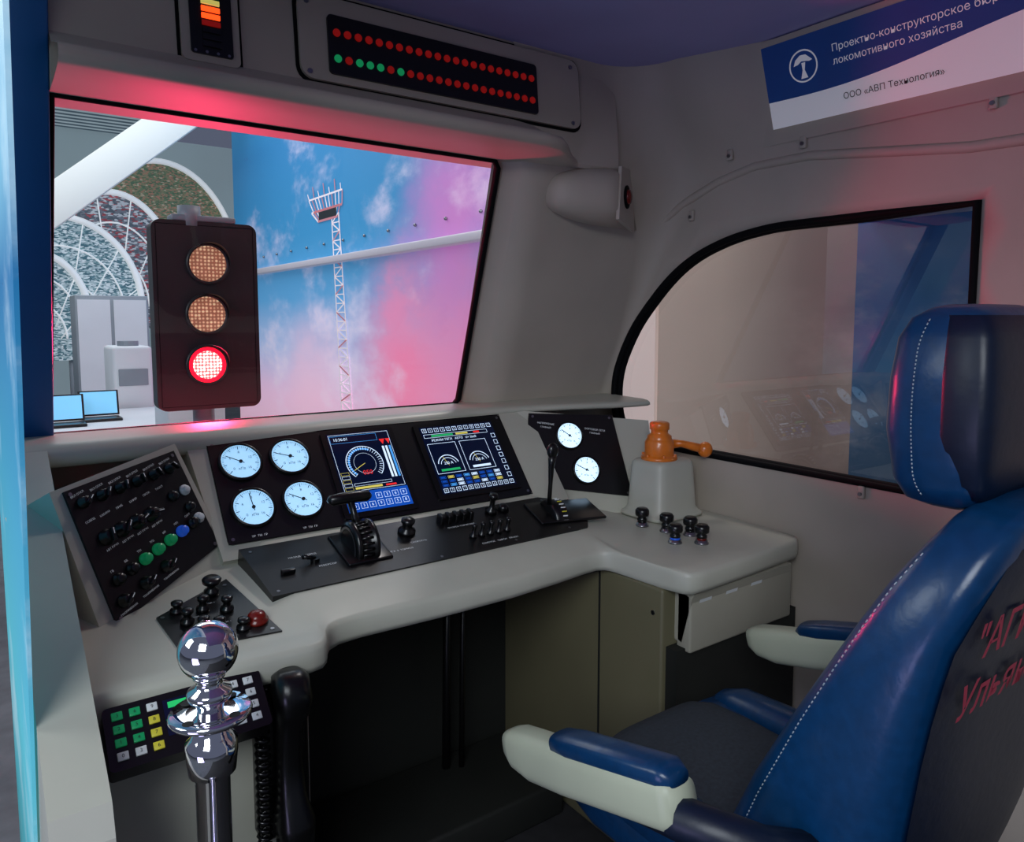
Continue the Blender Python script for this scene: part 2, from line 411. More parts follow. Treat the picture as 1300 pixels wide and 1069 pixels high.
def gauge(b,fr,r,m,ang,lab='кПа'):
    b.lathe(fr,[(r+.006,0),(r+.006,.006),(r+.003,.009),(r,.009),(r,.003)],KNOB,36)
    b.disc(fr,r,.0045,m,40)
    for k in range(41):
        a=math.radians(225-270*k/40);l=.8 if k%5 else .7
        b.line(fr,r*.93*math.cos(a),r*.93*math.sin(a),r*l*1.05*math.cos(a),r*l*1.05*math.sin(a),.0055,.0009 if k%5 else .0017,INK)
    for k in range(0,9,2):
        a=math.radians(225-270*k/8);b.text(fr,str(k*2),r*.2,INK,r*.56*math.cos(a),r*.56*math.sin(a),.0055)
    a=math.radians(ang);b.line(fr,-r*.2*math.cos(a),-r*.2*math.sin(a),r*.8*math.cos(a),r*.8*math.sin(a),.0062,.0022,INK)
    b.cyl(fr,r*.09,.0045,.0085,INK,14);b.text(fr,lab,r*.2,INK,0,-r*.42,.0055)
b=B()
for u,z,a in ((.513,1.053,150),(.634,1.053,160),(.517,.957,95),(.637,.959,150)):
    gauge(b,DP.at(u,dpv(z),.004),.046,GAUGE,a)
for (u,z) in ((.513,.995),(.634,.995),(.517,.902),(.637,.902)): b.text(DP,'УР  ТМ  ГР',.007,WTXT,u,dpv(z),.005)
b.obj('pressure_gauges',con)
b=B()
u0,u1,v0,v1=.74,.918,dpv(.914),dpv(1.092)
b.prism(DP,rr(u0-.014,v0-.014,u1+.014,v1+.008,.006),0,.009,KNOB)
b.rect(DP,u0,v0,u1,v1,.0095,SCR)
b.rect(DP,u0,v0,u1,v0+.055,.0097,SCRB)
H=.0102
b.frame(DP,u0+.004,v0+.058,u1-.004,v1-.004,H,.0009,SW)
b.frame(DP,u0+.006,v1-.03,u1-.04,v1-.008,H,.0008,SC)
cf=DP.at(.822,dpv(1.012)+.008,H)
b.ring(cf,.050,.052,0,SW,-45,225);b.ring(cf,.041,.046,0,SC,60,225)
b.ring(cf,.030,.0306,0,SW,0,360)
for k in range(31):
    a=math.radians(225-270*k/30);b.line(cf,.049*math.cos(a),.049*math.sin(a),.040*math.cos(a),.040*math.sin(a),.0002,.0011,SW)
b.line(cf,0,0,-.034,-.018,.0003,.0016,SY);b.text(cf,'050',.018,SR,0,-.028,.0004)
for k in range(3):
    b.rect(DP,u1-.034+k*.010,v0+.085,u1-.028+k*.010,v1-.05,H,SW if k<2 else SC)
b.add([DP.p(u1-.036,v1-.028,H),DP.p(u1-.020,v1-.028,H),DP.p(u1-.028,v1-.045,H)],[(0,1,2)],SR)
b.add([DP.p(u1-.018,v1-.028,H),DP.p(u1-.004,v1-.028,H),DP.p(u1-.011,v1-.045,H)],[(0,1,2)],SR)
for k in range(5): b.frame(DP,u0+.008,v0+.060+k*.0001+k*.011,u0+.03,v0+.069+k*.011,H,.0007,SW if k%2 else SY)
b.rect(DP,u0+.035,v0+.062,u0+.11,v0+.068,H,SY);b.frame(DP,u0+.035,v0+.071,u0+.14,v0+.079,H,.0007,SW)
b.rect(DP,u0+.12,v0+.062,u0+.15,v0+.067,H,SR)
for r_ in range(2):
    for k in range(7):
        x=u0+.012+k*.0235;y=v0+.008+r_*.022
        if k<3 and r_==1: continue
        b.frame(DP,x,y,x+.017,y+.016,H,.0009,SW);b.text(DP,'%d'%((k*3+r_)%10),.011,SW,x+.0085,y+.008,H)
b.text(DP,'10:36:01',.012,SW,u0+.035,v1-.019,H)
b.obj('speed_display',con)
b=B()
u0,u1,v0,v1=1.012,1.256,dpv(.922),dpv(1.087)
b.prism(DP,rr(u0-.016,v0-.014,u1+.016,v1+.012,.006),0,.010,KNOB)
b.rect(DP,u0,v0,u1,v1,.0105,SCR);H=.011
for k in range(12):
    x=u0+.006+k*.0198;b.frame(DP,x,v1-.018,x+.014,v1-.005,H,.0013,SW);b.frame(DP,x,v0+.004,x+.014,v0+.017,H,.0013,SW)
    b.text(DP,str(k%10),.009,SW,x+.007,v1-.0115,H);b.text(DP,str((k*7)%10),.009,SW,x+.007,v0+.0105,H)
for k in range(7):
    y=v0+.026+k*.022;b.frame(DP,u1-.018,y,u1-.005,y+.014,H,.0013,SW)
b.frame(DP,u0+.006,v1-.036,u1-.026,v1-.024,H,.001,SW);b.rect(DP,u0+.03,v1-.033,u0+.10,v1-.027,H,SG);b.rect(DP,u0+.11,v1-.033,u0+.15,v1-.027,H,SY)
b.rect(DP,u0+.17,v1-.033,u0+.19,v1-.027,H,SR)
b.text(DP,'РЕЖИМ ТЯГИ   АВТО   U= 26кВ',.010,SW,u0+.10,v1-.045,H)
for q,cx in enumerate((u0+.052,u0+.155)):
    b.frame(DP,cx-.045,v0+.062,cx+.045,v1-.055,H,.0012,SW)
    f=DP.at(cx,v0+.085,H);b.ring(f,.032,.0345,.0001,SW,15,165);b.ring(f,.024,.0255,.0001,SW,15,165)
    b.line(f,0,0,-.012,.030,.0002,.0012,SY);b.rect(f,-.03,-.016,.03,-.009,.0001,SW if q else SG);b.text(f,'250 А',.012,SW,0,.008,.0002)
for r_ in range(3):
    for k in range(8):
        x=u0+.008+k*.0255;y=v0+.022+r_*.012
        mm=(SCRB,SC,SW,SCRB,SCRB,SW,SCRB,SY)[(k+r_*3)%8]
        b.frame(DP,x,y,x+.019,y+.008,H,.0012,mm);b.rect(DP,x+.003,y+.002,x+.016,y+.006,H,mm)
b.obj('systems_display',con)
P1p=[V((.129,1.645,1.070)),V((.356,1.789,1.106)),V((.429,1.718,.895)),V((.199,1.552,.820))]
F1=Fr(P1p[3],P1p[2]-P1p[3],P1p[0]-P1p[3])
uv=[F1.uv(p) for p in (P1p[3],P1p[2],P1p[1],P1p[0])]
b=B()
ex=[(uv[0][0]-.045,uv[0][1]-.05),(uv[1][0]+.012,uv[1][1]-.05),(uv[2][0]+.018,uv[2][1]+.012),(uv[3][0]-.02,uv[3][1]+.012)]
b.prism(F1,ex,-.16,-.004,BEIGE)
b.prism(F1,uv,-.01,.002,BLACK)
for p in uv:
    cx=sum(q[0] for q in uv)/4;cy=sum(q[1] for q in uv)/4
    b.cyl(F1.at(p[0]+(cx-p[0])*.07,p[1]+(cy-p[1])*.07,.002),.004,0,.0015,STEEL,10)
b.obj('switch_panel',con)
b=B()
def bil(s,t):
    a=V(uv[0]).lerp(V(uv[1]),s);c=V(uv[3]).lerp(V(uv[2]),s);return a.lerp(c,t)
def rotary(fr,r=.011,ang=.6,m=KNOB):
    b.lathe(fr,[(r*1.35,0),(r*1.35,.004),(r,.006),(r*.95,.018),(r*.7,.020)],m,20)
    g=fr.at(0,0,.020,ang);b.box(g,(0,0,.004),(r*2.1,r*.6,.010),m,.001)
    b.rect(g,.0,-.0008,r,.0008,.0095,WTXT)
def row(a,c,n,fn):
    a=V(a);c=V(c)
    for k in range(n):
        q=a.lerp(c,k/max(1,n-1));p=bil(q.x,q.y);fn(F1.at(p.x,p.y,.002),k)
row((.10,.88),(.88,.86),6,lambda f,k:(rotary(f,.009,.5+.3*k),b.text(f,'ВКЛ ОТКЛ',.006,WTXT,0,.019)))
row((.10,.74),(.72,.74),6,lambda f,k:b.text(f,('ОСВЕЩ','КАБИНА','ПРИБ','БУФЕР','ПРОЖ','ТУСКЛ')[k],.006,WTXT,0,0))
row((.16,.58),(.56,.57),4,lambda f,k:(rotary(f,.012,1.2-.5*k),b.text(f,'АВТ РУЧН',.006,WTXT,0,-.023)))
row((.12,.27),(.86,.32),7,lambda f,k:(b.lathe(f,[(.0125,0),(.0125,.006),(.0095,.007),(.0095,.015),(.008,.017)],(KNOB,KNOB,GREEN,GREEN,GREEN,BTNB,KNOB)[k],20),b.text(f,('ГВ','БВ','ТП1','ТП2','МК','ЭПТ','САУТ')[k],.006,WTXT,0,.02)))
row((.10,.12),(.5,.14),3,lambda f,k:(rotary(f,.010,.5),b.text(f,'ТОКОПРИЕМНИК',.005,WTXT,0,-.02)))
for s_,t_,m in ((.92,.62,BTNW),(.90,.46,KNOB),(.93,.33,BTNW),(.80,.62,KNOB)):
    p=bil(s_,t_);f=F1.at(p.x,p.y,.002);b.lathe(f,[(.012,0),(.012,.005),(.008,.006),(.008,.012),(.006,.014)],m,18)
b.obj('switch_panel_controls',con)
q=[V((1.407,1.862,1.105)),V((1.669,1.768,1.088)),V((1.664,1.66,.844)),V((1.339,1.800,.898))]
F3=Fr(q[3],q[2]-q[3],q[0]-q[3]);uv3=[F3.uv(p) for p in (q[3],q[2],q[1],q[0])]
b=B()
b.prism(F3,[(uv3[0][0]-.06,uv3[0][1]-.08),(uv3[1][0]+.10,uv3[1][1]-.08),(uv3[2][0]+.13,uv3[2][1]+.0),(uv3[3][0]-.06,uv3[3][1]+.005)],-.10,-.003,BEIGE)
b.prism(F3,uv3,-.01,.003,BLACK)
for p in uv3:
    cx=sum(t[0] for t in uv3)/4;cy=sum(t[1] for t in uv3)/4
    b.cyl(F3.at(p[0]+(cx-p[0])*.08,p[1]+(cy-p[1])*.08,.003),.004,0,.0015,STEEL,10)
g1=F3.uv((1.516,1.80,1.03));g2=F3.uv((1.541,1.744,.928))
gauge(b,F3.at(g1[0],g1[1],.003),.040,GAUGEW,150);gauge(b,F3.at(g2[0],g2[1],.003),.040,GAUGEW,160)
for i,t in enumerate(('НАПРЯЖЕНИЕ','БОРТОВОЙ СЕТИ')):
    b.text(F3,t,.008,WTXT,g1[0]+(.085 if i%2 else -.078),g1[1]+.03,.004)
    b.text(F3,'ГЛАВНЫЙ',.007,WTXT,g1[0]+(.085 if i%2 else -.078),g1[1]+.018,.004)
b.obj('gauge_panel',con)
FD=Fr((0,1.38,.80),(1,0,0),(0,1,.2875));SL=math.hypot(1,.2875)
def dv(y): return (y-1.38)*SL
b=B()
pp=[(x,dv(y)) for x,y in ((.474,1.492),(1.30,1.498),(1.34,1.505),(1.36,1.53),(1.345,1.655),(1.30,1.678),(.46,1.678))]
b.prism(FD,pp,-.05,.004,BLACK)
for u,y in ((.49,1.505),(.48,1.66),(.88,1.505),(1.28,1.512),(1.10,1.508),(1.30,1.66)): b.cyl(FD.at(u,dv(y),.004),.0035,0,.0012,STEEL,10)
b.obj('desk_control_panel',con)
b=B()
cx,cy=.715,1.60;zc=dz(cx,cy)+.012
FA=Fr((cx-.03,cy,zc),(0,1,0),(0,0,1))
b.lathe(FA,[(.046,0),(.056,.003),(.058,.012),(.050,.016),(.050,.044),(.058,.048),(.056,.057),(.046,.06)],KNOB,40)
for k in range(24):
    a=math.pi*2*k/24;c=FA.p(.051*math.cos(a),.051*math.sin(a),.030);b.tube([c-V((.014,0,0)),c+V((.014,0,0))],.0035,KNOB,6)
b.ring(FA,.040,.046,-.0008,STEEL);b.ring(FA,.040,.046,.061,STEEL)
top=V((cx-.01,cy+.03,zc+.105))
b.tube([(cx,cy,zc+.03),(cx-.005,cy+.018,zc+.07),top],[.011,.008,.009],KNOB,12)
b.tube([top+V((-.052,0,-.004)),top+V((-.046,0,0)),top+V((-.02,0,.002)),top+V((.02,0,.002)),top+V((.046,0,0)),top+V((.052,0,-.004))],[.007,.013,.014,.014,.013,.007],KNOB,14)
b.box(FD,(cx,dv(cy),.006),(.11,.13,.008),KNOB,.003)
b.obj('traction_controller',con)
b=B()
cx,cy=1.265,1.59;f=FD.at(cx+.02,dv(cy),.004,math.radians(-8))
b.box(f,(.04,0,.003),(.21,.11,.008),KNOB,.003)
FA=Fr(f.p(-.018,0,-.022),f.y,f.n)
b.lathe(FA,[(.052,0),(.058,.004),(.058,.040),(.052,.044)],KNOB,40)
b.ring(Fr(FA.p(0,0,.0445),f.y,f.n),.046,.051,0,STEEL)
for k in range(12):
    a=math.radians(20+12*k);c=FA.p(.0585*math.cos(a),.0585*math.sin(a),.030);b.box(Fr(c,f.x,f.y),(0,0,0),(.014,.0015,.003),WTXT if k%3 else YEL)
b.tube([f.p(-.018,.0,.03),f.p(-.02,.01,.09),f.p(-.022,.02,.14),f.p(-.022,.024,.165)],[.006,.006,.009,.012],KNOB,12)
b.sph(f.p(-.022,.027,.178),.017,KNOB,1,.8,1.3)
b.obj('brake_controller',con)
b=B()
for (x,y) in ((.85,1.625),):
    f=FD.at(x,dv(y),.004);b.lathe(f,[(.022,0),(.022,.008),(.014,.012),(.012,.022),(.017,.03),(.017,.036),(.010,.041)],KNOB,22)
for k in range(5): b.box(FD,(.955+k*.022,dv(1.640),.014),(.012,.026,.026),KNOB,.003)
for k in range(5):
    f=FD.at(1.00+k*.026,dv(1.555),.004);b.lathe(f,[(.010,0),(.010,.006),(.006,.008),(.005,.026),(.0075,.032),(.005,.037)],KNOB,14)
f=FD.at(1.115,dv(1.645),.004);b.lathe(f,[(.016,0),(.016,.01),(.007,.014),(.007,.04),(.013,.045),(.011,.056)],KNOB,18)
f=FD.at(1.155,dv(1.645),.004);b.lathe(f,[(.016,0),(.014,.012),(.010,.018)],KNOB,18)
f=FD.at(.60,dv(1.585),.004);b.cyl(f,.010,0,.008,KNOB,16);b.tube([f.p(0,0,.006),f.p(-.03,-.004,.018)],[.004,.006],KNOB,8)
b.box(FD,(.53,dv(1.56),.008),(.03,.012,.010),KNOB,.002)
for x,y,t in ((.62,1.56,'РЕВЕРСОР'),(.58,1.61,'НАЗАД  ВПЕРЕД'),(1.0,1.61,'ОТПУСК ТОРМОЗОВ'),(1.06,1.52,'СВИСТОК   ТИФОН   ПЕСОК'),(.86,1.58,'СКОРОСТЬ'),(.80,1.56,'ТЯГА  0  ТОРМОЗ')): b.text(FD,t,.008,WTXT,x,dv(y),.0048)
b.obj('desk_switches',con)
FE=Fr((0,1.38,.80),(1,0,0),(0,1,.175));SE=math.hypot(1,.175)
def ev(y): return (y-1.38)*SE
b=B()
b.prism(FE,[(.277,ev(1.405)),(.457,ev(1.388)),(.418,ev(1.625)),(.262,ev(1.53))],-.02,.0035,BLACK)
for x,y in ((.287,1.418),(.443,1.402),(.408,1.60),(.272,1.524)): b.cyl(FE.at(x,ev(y),.003),.004,0,.0015,STEEL,10)
for x,y,hh in ((.308,1.485,1),(.352,1.43,1),(.345,1.52,1),(.300,1.535,.7),(.330,1.455,.8),(.385,1.50,1),(.395,1.425,.7)):
    f=FE.at(x,ev(y),.003);b.lathe(f,[(.013,0),(.013,.008*hh),(.008,.010*hh),(.007,.020*hh),(.011,.024*hh),(.011,.030*hh),(.007,.033*hh)],KNOB,20)
f=FE.at(.375,ev(1.575),.003);b.lathe(f,[(.015,0),(.015,.010),(.009,.014),(.008,.024),(.018,.027),(.019,.034),(.015,.038)],KNOB,24)
f=FE.at(.425,ev(1.44),.003);b.lathe(f,[(.022,0),(.022,.006),(.018,.008),(.018,.012),(.014,.018),(.006,.021)],BTNR,24)
for x,y in ((.31,1.44),(.37,1.46),(.33,1.50),(.36,1.54)): b.text(FE,'ПЕСОК 1',.006,WTXT,x,ev(y),.0042)
b.obj('button_panel',con)
b=B()
for x,y,m in ((1.544,1.50,KNOB),(1.57,1.43,KNOB),(1.511,1.345,BTNB),(1.565,1.30,BTNR),(1.60,1.37,KNOB)):
    z=dz(x,y);f=Fr((x,y,z),(1,0,0),(0,1,0))
    b.lathe(f,[(.0185,.030),(.020,.034),(.020,.046),(.015,.052)],KNOB,22)
    b.lathe(f,[(.019,0),(.019,.004),(.016,.005),(.016,.010)],STEEL,22);b.lathe(f,[(.013,.010),(.013,.016)],m,22)
    b.lathe(f,[(.0145,.016),(.0145,.022),(.011,.026),(.016,.034),(.016,.046),(.012,.05)],KNOB,22)
b.obj('horn_buttons',con)
b=B()
b.wb(.122,.50,1.36,1.95,0,.745,BEIGE,.02,4)
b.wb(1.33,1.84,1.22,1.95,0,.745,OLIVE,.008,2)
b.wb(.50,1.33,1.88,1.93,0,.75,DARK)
b.wb(1.328,1.331,1.44,1.446,.05,.74,DARK)
b.cyl(Fr((1.33,1.25,.68),(0,0,1),(0,1,0)),.006,-.004,.002,STEEL,10)
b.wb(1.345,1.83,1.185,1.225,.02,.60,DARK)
b.tube([(1.06,1.80,.0),(1.06,1.78,.75)],.012,KNOB,10);b.tube([(1.10,1.78,.0),(1.10,1.76,.75)],.008,KNOB,10)
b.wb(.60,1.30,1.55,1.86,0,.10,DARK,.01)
b.obj('pedestals',con)
b=B()
FG=Fr((1.375,1.20,.60),(1,0,0),(0,-.25,.97))
b.prism(FG,rr(0,0,.40,.145,.012),-.06,.0,SOCK)
b.wb(1.375,1.785,1.17,1.215,.59,.74,SOCK,.006)
for k in range(3): b.rect(FG,.03+k*.10,.09,.075+k*.10,.125,.0012,BTNW)
for k in range(4): b.text(FG,'РОЗЕТКА',.010,GREY,.05+.08*k,.055,.001)
b.obj('socket_box',con)
b=B()
FK=Fr((.150,1.235,.722),(1,0,.0),(0,.075,.065))
b.prism(FK,rr(-.012,-.01,.235,.092,.008),-.04,0,KNOB)
b.wb(.15,.385,1.30,1.37,.66,.765,KNOB,.004)
for r_ in range(4):
    for k in range(9):
        if k in (3,4): continue
        m=GREEN if (k<2 and r_>0) else (YEL if (k==2 or k==5) and r_<3 else BTNW)
        b.box(FK,(.008+k*.0255,.010+r_*.0215,.002),(.016,.013,.004),m,.001)
        b.text(FK,str((k*3+r_)%10),.008,INK,.008+k*.0255,.010+r_*.0215,.0046)
b.rect(FK,.075,.02,.12,.08,.001,SCR);b.box(FK,(.097,.07,.001),(.03,.01,.003),SG)
b.obj('radio_keypad',con)
b=B()
hx=.432
b.loft([((hx,1.28,.775),(1,0,0),(0,1,0),.018,.015),((hx,1.275,.765),(1,0,0),(0,1,0),.031,.034),((hx,1.27,.73),(1,0,0),(0,1,0),.034,.040),((hx,1.275,.70),(1,0,0),(0,1,0),.031,.032),((hx,1.285,.67),(1,0,0),(0,1,0),.024,.022),((hx,1.29,.60),(1,0,0),(0,1,0),.022,.018),((hx,1.285,.54),(1,0,0),(0,1,0),.025,.024),((hx,1.27,.50),(1,0,0),(0,1,0),.034,.038),((hx,1.27,.46),(1,0,0),(0,1,0),.032,.034),((hx,1.275,.45),(1,0,0),(0,1,0),.018,.015)],KNOB,28,2.6)
b.wb(.385,.48,1.315,1.365,.44,.79,KNOB,.01)
cord=[(hx-.045+.012*math.cos(k*.9),1.30+.012*math.sin(k*.9),.74-.0022*k) for k in range(150)]
b.tube(cord,.0035,KNOB,6)
b.obj('telephone_handset',con)

# ---------------------------------------------------------------- brake valve on pod
bv=empty('brake_valve')
b=B()
def sec(z,hx,hy,c=(1.705,1.575)): return ((c[0],c[1],z),(1,0,0),(0,1,0),hx,hy)
b.loft([sec(.803,.105,.09),sec(.812,.105,.09),sec(.816,.098,.083),sec(.83,.088,.075),sec(.95,.080,.068),sec(.965,.078,.066),sec(.974,.070,.058)],BEIGE,40,6)
b.obj('pod',bv)
b=B();f=Fr((1.690,1.575,.972),(1,0,0),(0,1,0))
b.lathe(f,[(.055,0),(.055,.010),(.050,.013),(.044,.016),(.044,.055),(.040,.062),(.037,.068),(.037,.074),(.026,.082),(.026,.092),(.030,.094),(.030,.112),(.026,.116),(.012,.119)],ORANGE,28)
for k in range(6):
    a=k*math.pi/3;b.cyl(f.at(.049*math.cos(a),.049*math.sin(a),.012),.005,0,.008,ORANGE,6)
b.box(f,(.045,-.01,.045),(.05,.026,.026),ORANGE,.006)
b.tube([f.p(.04,-.01,.048),f.p(.07,-.03,.046),f.p(.095,-.05,.038),f.p(.12,-.065,.030)],[.012,.011,.013,.014],ORANGE,14)
b.sph(f.p(.128,-.07,.028),.022,ORANGE,1.1,1,1.1)
b.obj('valve_body',bv)

# ---------------------------------------------------------------- corner lamp housing
b=B();secs=[]
for (x,hz,hd) in ((1.352,.012,.012),(1.357,.030,.030),(1.368,.044,.042),(1.39,.056,.056),(1.43,.067,.070),(1.48,.076,.083),(1.52,.080,.092)):
    t=(x-1.352)/.17
    secs.append(((x,1.70,1.762),(0,0,1),(-.25*t,-1,0),hz,hd))
secs.append(((1.68,1.70,1.762),(0,0,1),(-1.6,-1,0),.085,.098))
b.loft(secs,WALL,36,2.4)
c0=V((1.68,1.70,1.762));uyv=V((1.6,1,0)).normalized();FP=Fr(c0-uyv*.085,uyv,(0,0,1))
b.prism(FP,[(-.085,-.075),(.105,-.092),(.07,.088),(-.06,.080)],-.004,.006,WALL)
b.lathe(FP.at(0.0,.0,.006),[(.034,0),(.034,.004),(.026,.006)],RUB,22)
b.lathe(FP.at(0.0,.0,.006),[(.024,.003),(.020,.012),(.008,.016)],BTNR,20)
b.obj('corner_lamp_housing')

def hook(b,y,z):
    x=Xw(y,z);f=Fr((x,y,z),(0,-1,0),(0,0,1))
    b.box(f,(0,0,.006),(.018,.032,.012),WALL,.003);b.cyl(f.at(0,-.004,.012),.005,0,.005,STEEL,10)
b=B()
for y,z in ((1.44,1.875),(1.211,1.87),(.752,1.872),(1.60,1.72),(1.017,.955)): hook(b,y,z)
b.obj('wall_clips')
b=B()
y0,y1=1.285,.40
xb=Xw(1.285,1.915)-.010;xt=Xw(1.285,2.11)-.010
FSg=Fr((xb,y0,1.915),(0,-1,0),(xt-xb,0,.205))
Wd=y0-y1
b.prism(FSg,[(0-.05,-.04),(Wd+.05,-.04),(Wd+.05,.225),(-.05,.225)],-.03,-.006,WALL)
b.prism(FSg,[(-.005,0),(Wd,0),(Wd,.210),(-.005,.210)],-.006,.002,SIGW)
N=30;vv=[];ff=[]
for k in range(N+1):
    u=-.005+(Wd+.005)*k/N;v=.070+.055*(k/N)-.014*math.sin(k/N*6)
    vv+=[FSg.p(u,v,.003),FSg.p(u,.210,.003)]
for k in range(N): ff.append((2*k,2*k+2,2*k+3,2*k+1))
b.add(vv,ff,SIGB)
b.text(FSg,'Проектно-конструкторское бюро',.0238,SIGW,.190,.158,.0045,'LEFT')
b.text(FSg,'локомотивного хозяйства',.0238,SIGW,.190,.127,.0045,'LEFT')
b.text(FSg,'ООО «АВП Технология»',.0208,INK,.205,.040,.0045,'LEFT')
lg=FSg.at(.110,.138,.0045);b.ring(lg,.036,.040,0,SIGW)
# emblem: rail head swept over a tapered web
hd_=[(-.027,.004),(-.020,.018),(-.006,.027),(.010,.026),(.027,.010),(.018,.008),(.010,.010),(-.004,.012),(-.014,.006)]
b.add([lg.p(u,v) for u,v in hd_],[(0,1,8),(1,2,7,8),(2,3,6,7),(3,4,5,6)],SIGW)
b.add([lg.p(-.004,.008,.0003),lg.p(.007,.008,.0003),lg.p(.003,-.010,.0003),lg.p(.010,-.030,.0003),lg.p(-.010,-.030,.0003),lg.p(-.003,-.010,.0003)],[(0,5,2,1),(5,4,3,2)],SIGW)
b.obj('wall_sign',fix=False)

# ================================================================ SEAT
seat=empty('driver_seat')
SX=1.15
def hs(z,yf,yr,hw): return ((SX,(yf+yr)/2,z),(1,0,0),(0,1,0),hw,(yf-yr)/2)
b=B()
b.loft([hs(.47,.76,.50,.20),hs(.50,.765,.49,.225),hs(.60,.735,.46,.24),hs(.70,.69,.438,.245),hs(.84,.615,.42,.245),hs(.93,.565,.405,.24),hs(1.0,.527,.388,.232),hs(1.06,.495,.372,.215),hs(1.11,.465,.36,.188),hs(1.145,.445,.353,.15),hs(1.165,.43,.355,.10),hs(1.172,.42,.365,.05)],BLUE,40,4.5)
b.obj('backrest',seat)
b=B()
def rearY(z):
    t=[(.47,.50),(.6,.46),(.7,.438),(.84,.42),(.93,.405),(1.0,.388),(1.06,.372),(1.11,.36),(1.145,.353)]
    for i in range(len(t)-1):
        if t[i][0]<=z<=t[i+1][0]:
            k=(z-t[i][0])/(t[i+1][0]-t[i][0]);return t[i][1]+(t[i+1][1]-t[i][1])*k
    return t[-1][1]
zz=[.50,.56,.62,.70,.78,.84,.90,.96,1.0,1.05,1.09,1.12];vs=[];fs=[]
for z in zz:
    hw=.215 if z<1.0 else .215-.9*(z-1.0)**1.2*1.2
    for k in range(9):
        x=SX-hw+2*hw*k/8;e=abs(k-4)/4
        vs.append((x,rearY(z)-.008+.012*e**4,z))
for i in range(len(zz)-1):
    for k in range(8): fs.append((i*9+k,i*9+k+1,(i+1)*9+k+1,(i+1)*9+k))
b.add(vs,fs,NAVY,True);b.obj('rear_cover',seat)
b=B()
FB=Fr((SX,rearY(.93)-.012,.93),(1,0,0),(0,rearY(1.0)-rearY(.87),.13))
b.text(FB,'"АГРЕГАТ"',.072,SEATR,-.02,.085,.003,'CENTER',.001)
b.text(FB,'Ульяновск',.072,SEATR,-.02,.0,.003,'CENTER',.001)
b.obj('embroidery',seat,fix=False)
b=B()
b.loft([hs(1.145,.50,.44,.09),hs(1.155,.525,.42,.115),hs(1.18,.538,.408,.130),hs(1.25,.548,.40,.141),hs(1.32,.545,.40,.141),hs(1.375,.538,.405,.134),hs(1.402,.525,.415,.120),hs(1.415,.505,.43,.10),hs(1.42,.49,.445,.07)],BLUE,40,4.2)
b.loft([hs(1.165,.45,.412,.108),hs(1.185,.465,.40,.126),hs(1.25,.47,.393,.1432),hs(1.32,.47,.393,.1435),hs(1.375,.47,.398,.136),hs(1.405,.47,.41,.122)],NAVY,40,5)
b.obj('headrest',seat)
b=B()
def dashed(pts,r,m):
    for i in range(0,len(pts)-1,2): b.tube([pts[i],pts[i+1]],r,m,6)
pts=[]
for k in range(90):
    t=k/89;z=1.165+t*.235;hw=.1445-.02*max(0,(t-.8)/.2)**2-.02*max(0,(.15-t)/.15)**2
    pts.append((SX-hw,.482+.03*math.sin(t*math.pi)*.3,z))
dashed(pts,.0009,STITCH)
pts=[]
BS=[(.50,.765,.49,.225),(.60,.735,.46,.24),(.70,.69,.438,.245),(.84,.615,.42,.245),(.93,.565,.405,.24),(1.0,.527,.388,.232),(1.06,.495,.372,.215),(1.11,.465,.36,.188)]
def bsec(z):
    for i in range(len(BS)-1):
        if BS[i][0]<=z<=BS[i+1][0]:
            k=(z-BS[i][0])/(BS[i+1][0]-BS[i][0]);return [BS[i][q]+(BS[i+1][q]-BS[i][q])*k for q in (1,2,3)]
for k in range(150):
    t=k/149;z=.52+t*.585
    yf_,yr_,hw=bsec(z);dd=.62*(yf_-yr_)/2
    pts.append((SX-hw*(1-.62**4.5)**(1/4.5)-.0006,(yf_+yr_)/2+dd,z))
dashed(pts,.0009,STITCH)
b.tube([(SX-.06,.44,1.12),(SX-.06,.455,1.18)],.010,STEEL,10);b.tube([(SX+.06,.44,1.12),(SX+.06,.455,1.18)],.010,STEEL,10)
b.obj('stitching_and_posts',seat)
b=B()
def cs(y,z0,z1,hw,x=SX): return ((x,y,(z0+z1)/2),(1,0,0),(0,0,1),hw,(z1-z0)/2)
b.loft([cs(.60,.45,.53,.20),cs(.62,.43,.545,.23),cs(.80,.42,.55,.245),cs(1.0,.42,.555,.245),cs(1.06,.43,.55,.235),cs(1.085,.45,.53,.21),cs(1.09,.47,.51,.18)],BLUE,40,4.5)
for s in (-1,1):
    b.loft([cs(.62,.48,.54,.02,SX+s*.20),cs(.66,.47,.575,.042,SX+s*.20),cs(.85,.47,.588,.048,SX+s*.20),cs(1.0,.47,.580,.046,SX+s*.20),cs(1.05,.48,.56,.036,SX+s*.20),cs(1.07,.50,.54,.015,SX+s*.20)],BLUE,24,2.4)
b.loft([cs(.68,.50,.553,.13),cs(.72,.50,.562,.152),cs(.95,.50,.568,.155),cs(1.03,.50,.565,.15),cs(1.07,.48,.555,.14),cs(1.092,.48,.53,.12)],GREYF,32,4)
b.obj('cushion',seat)
b=B()
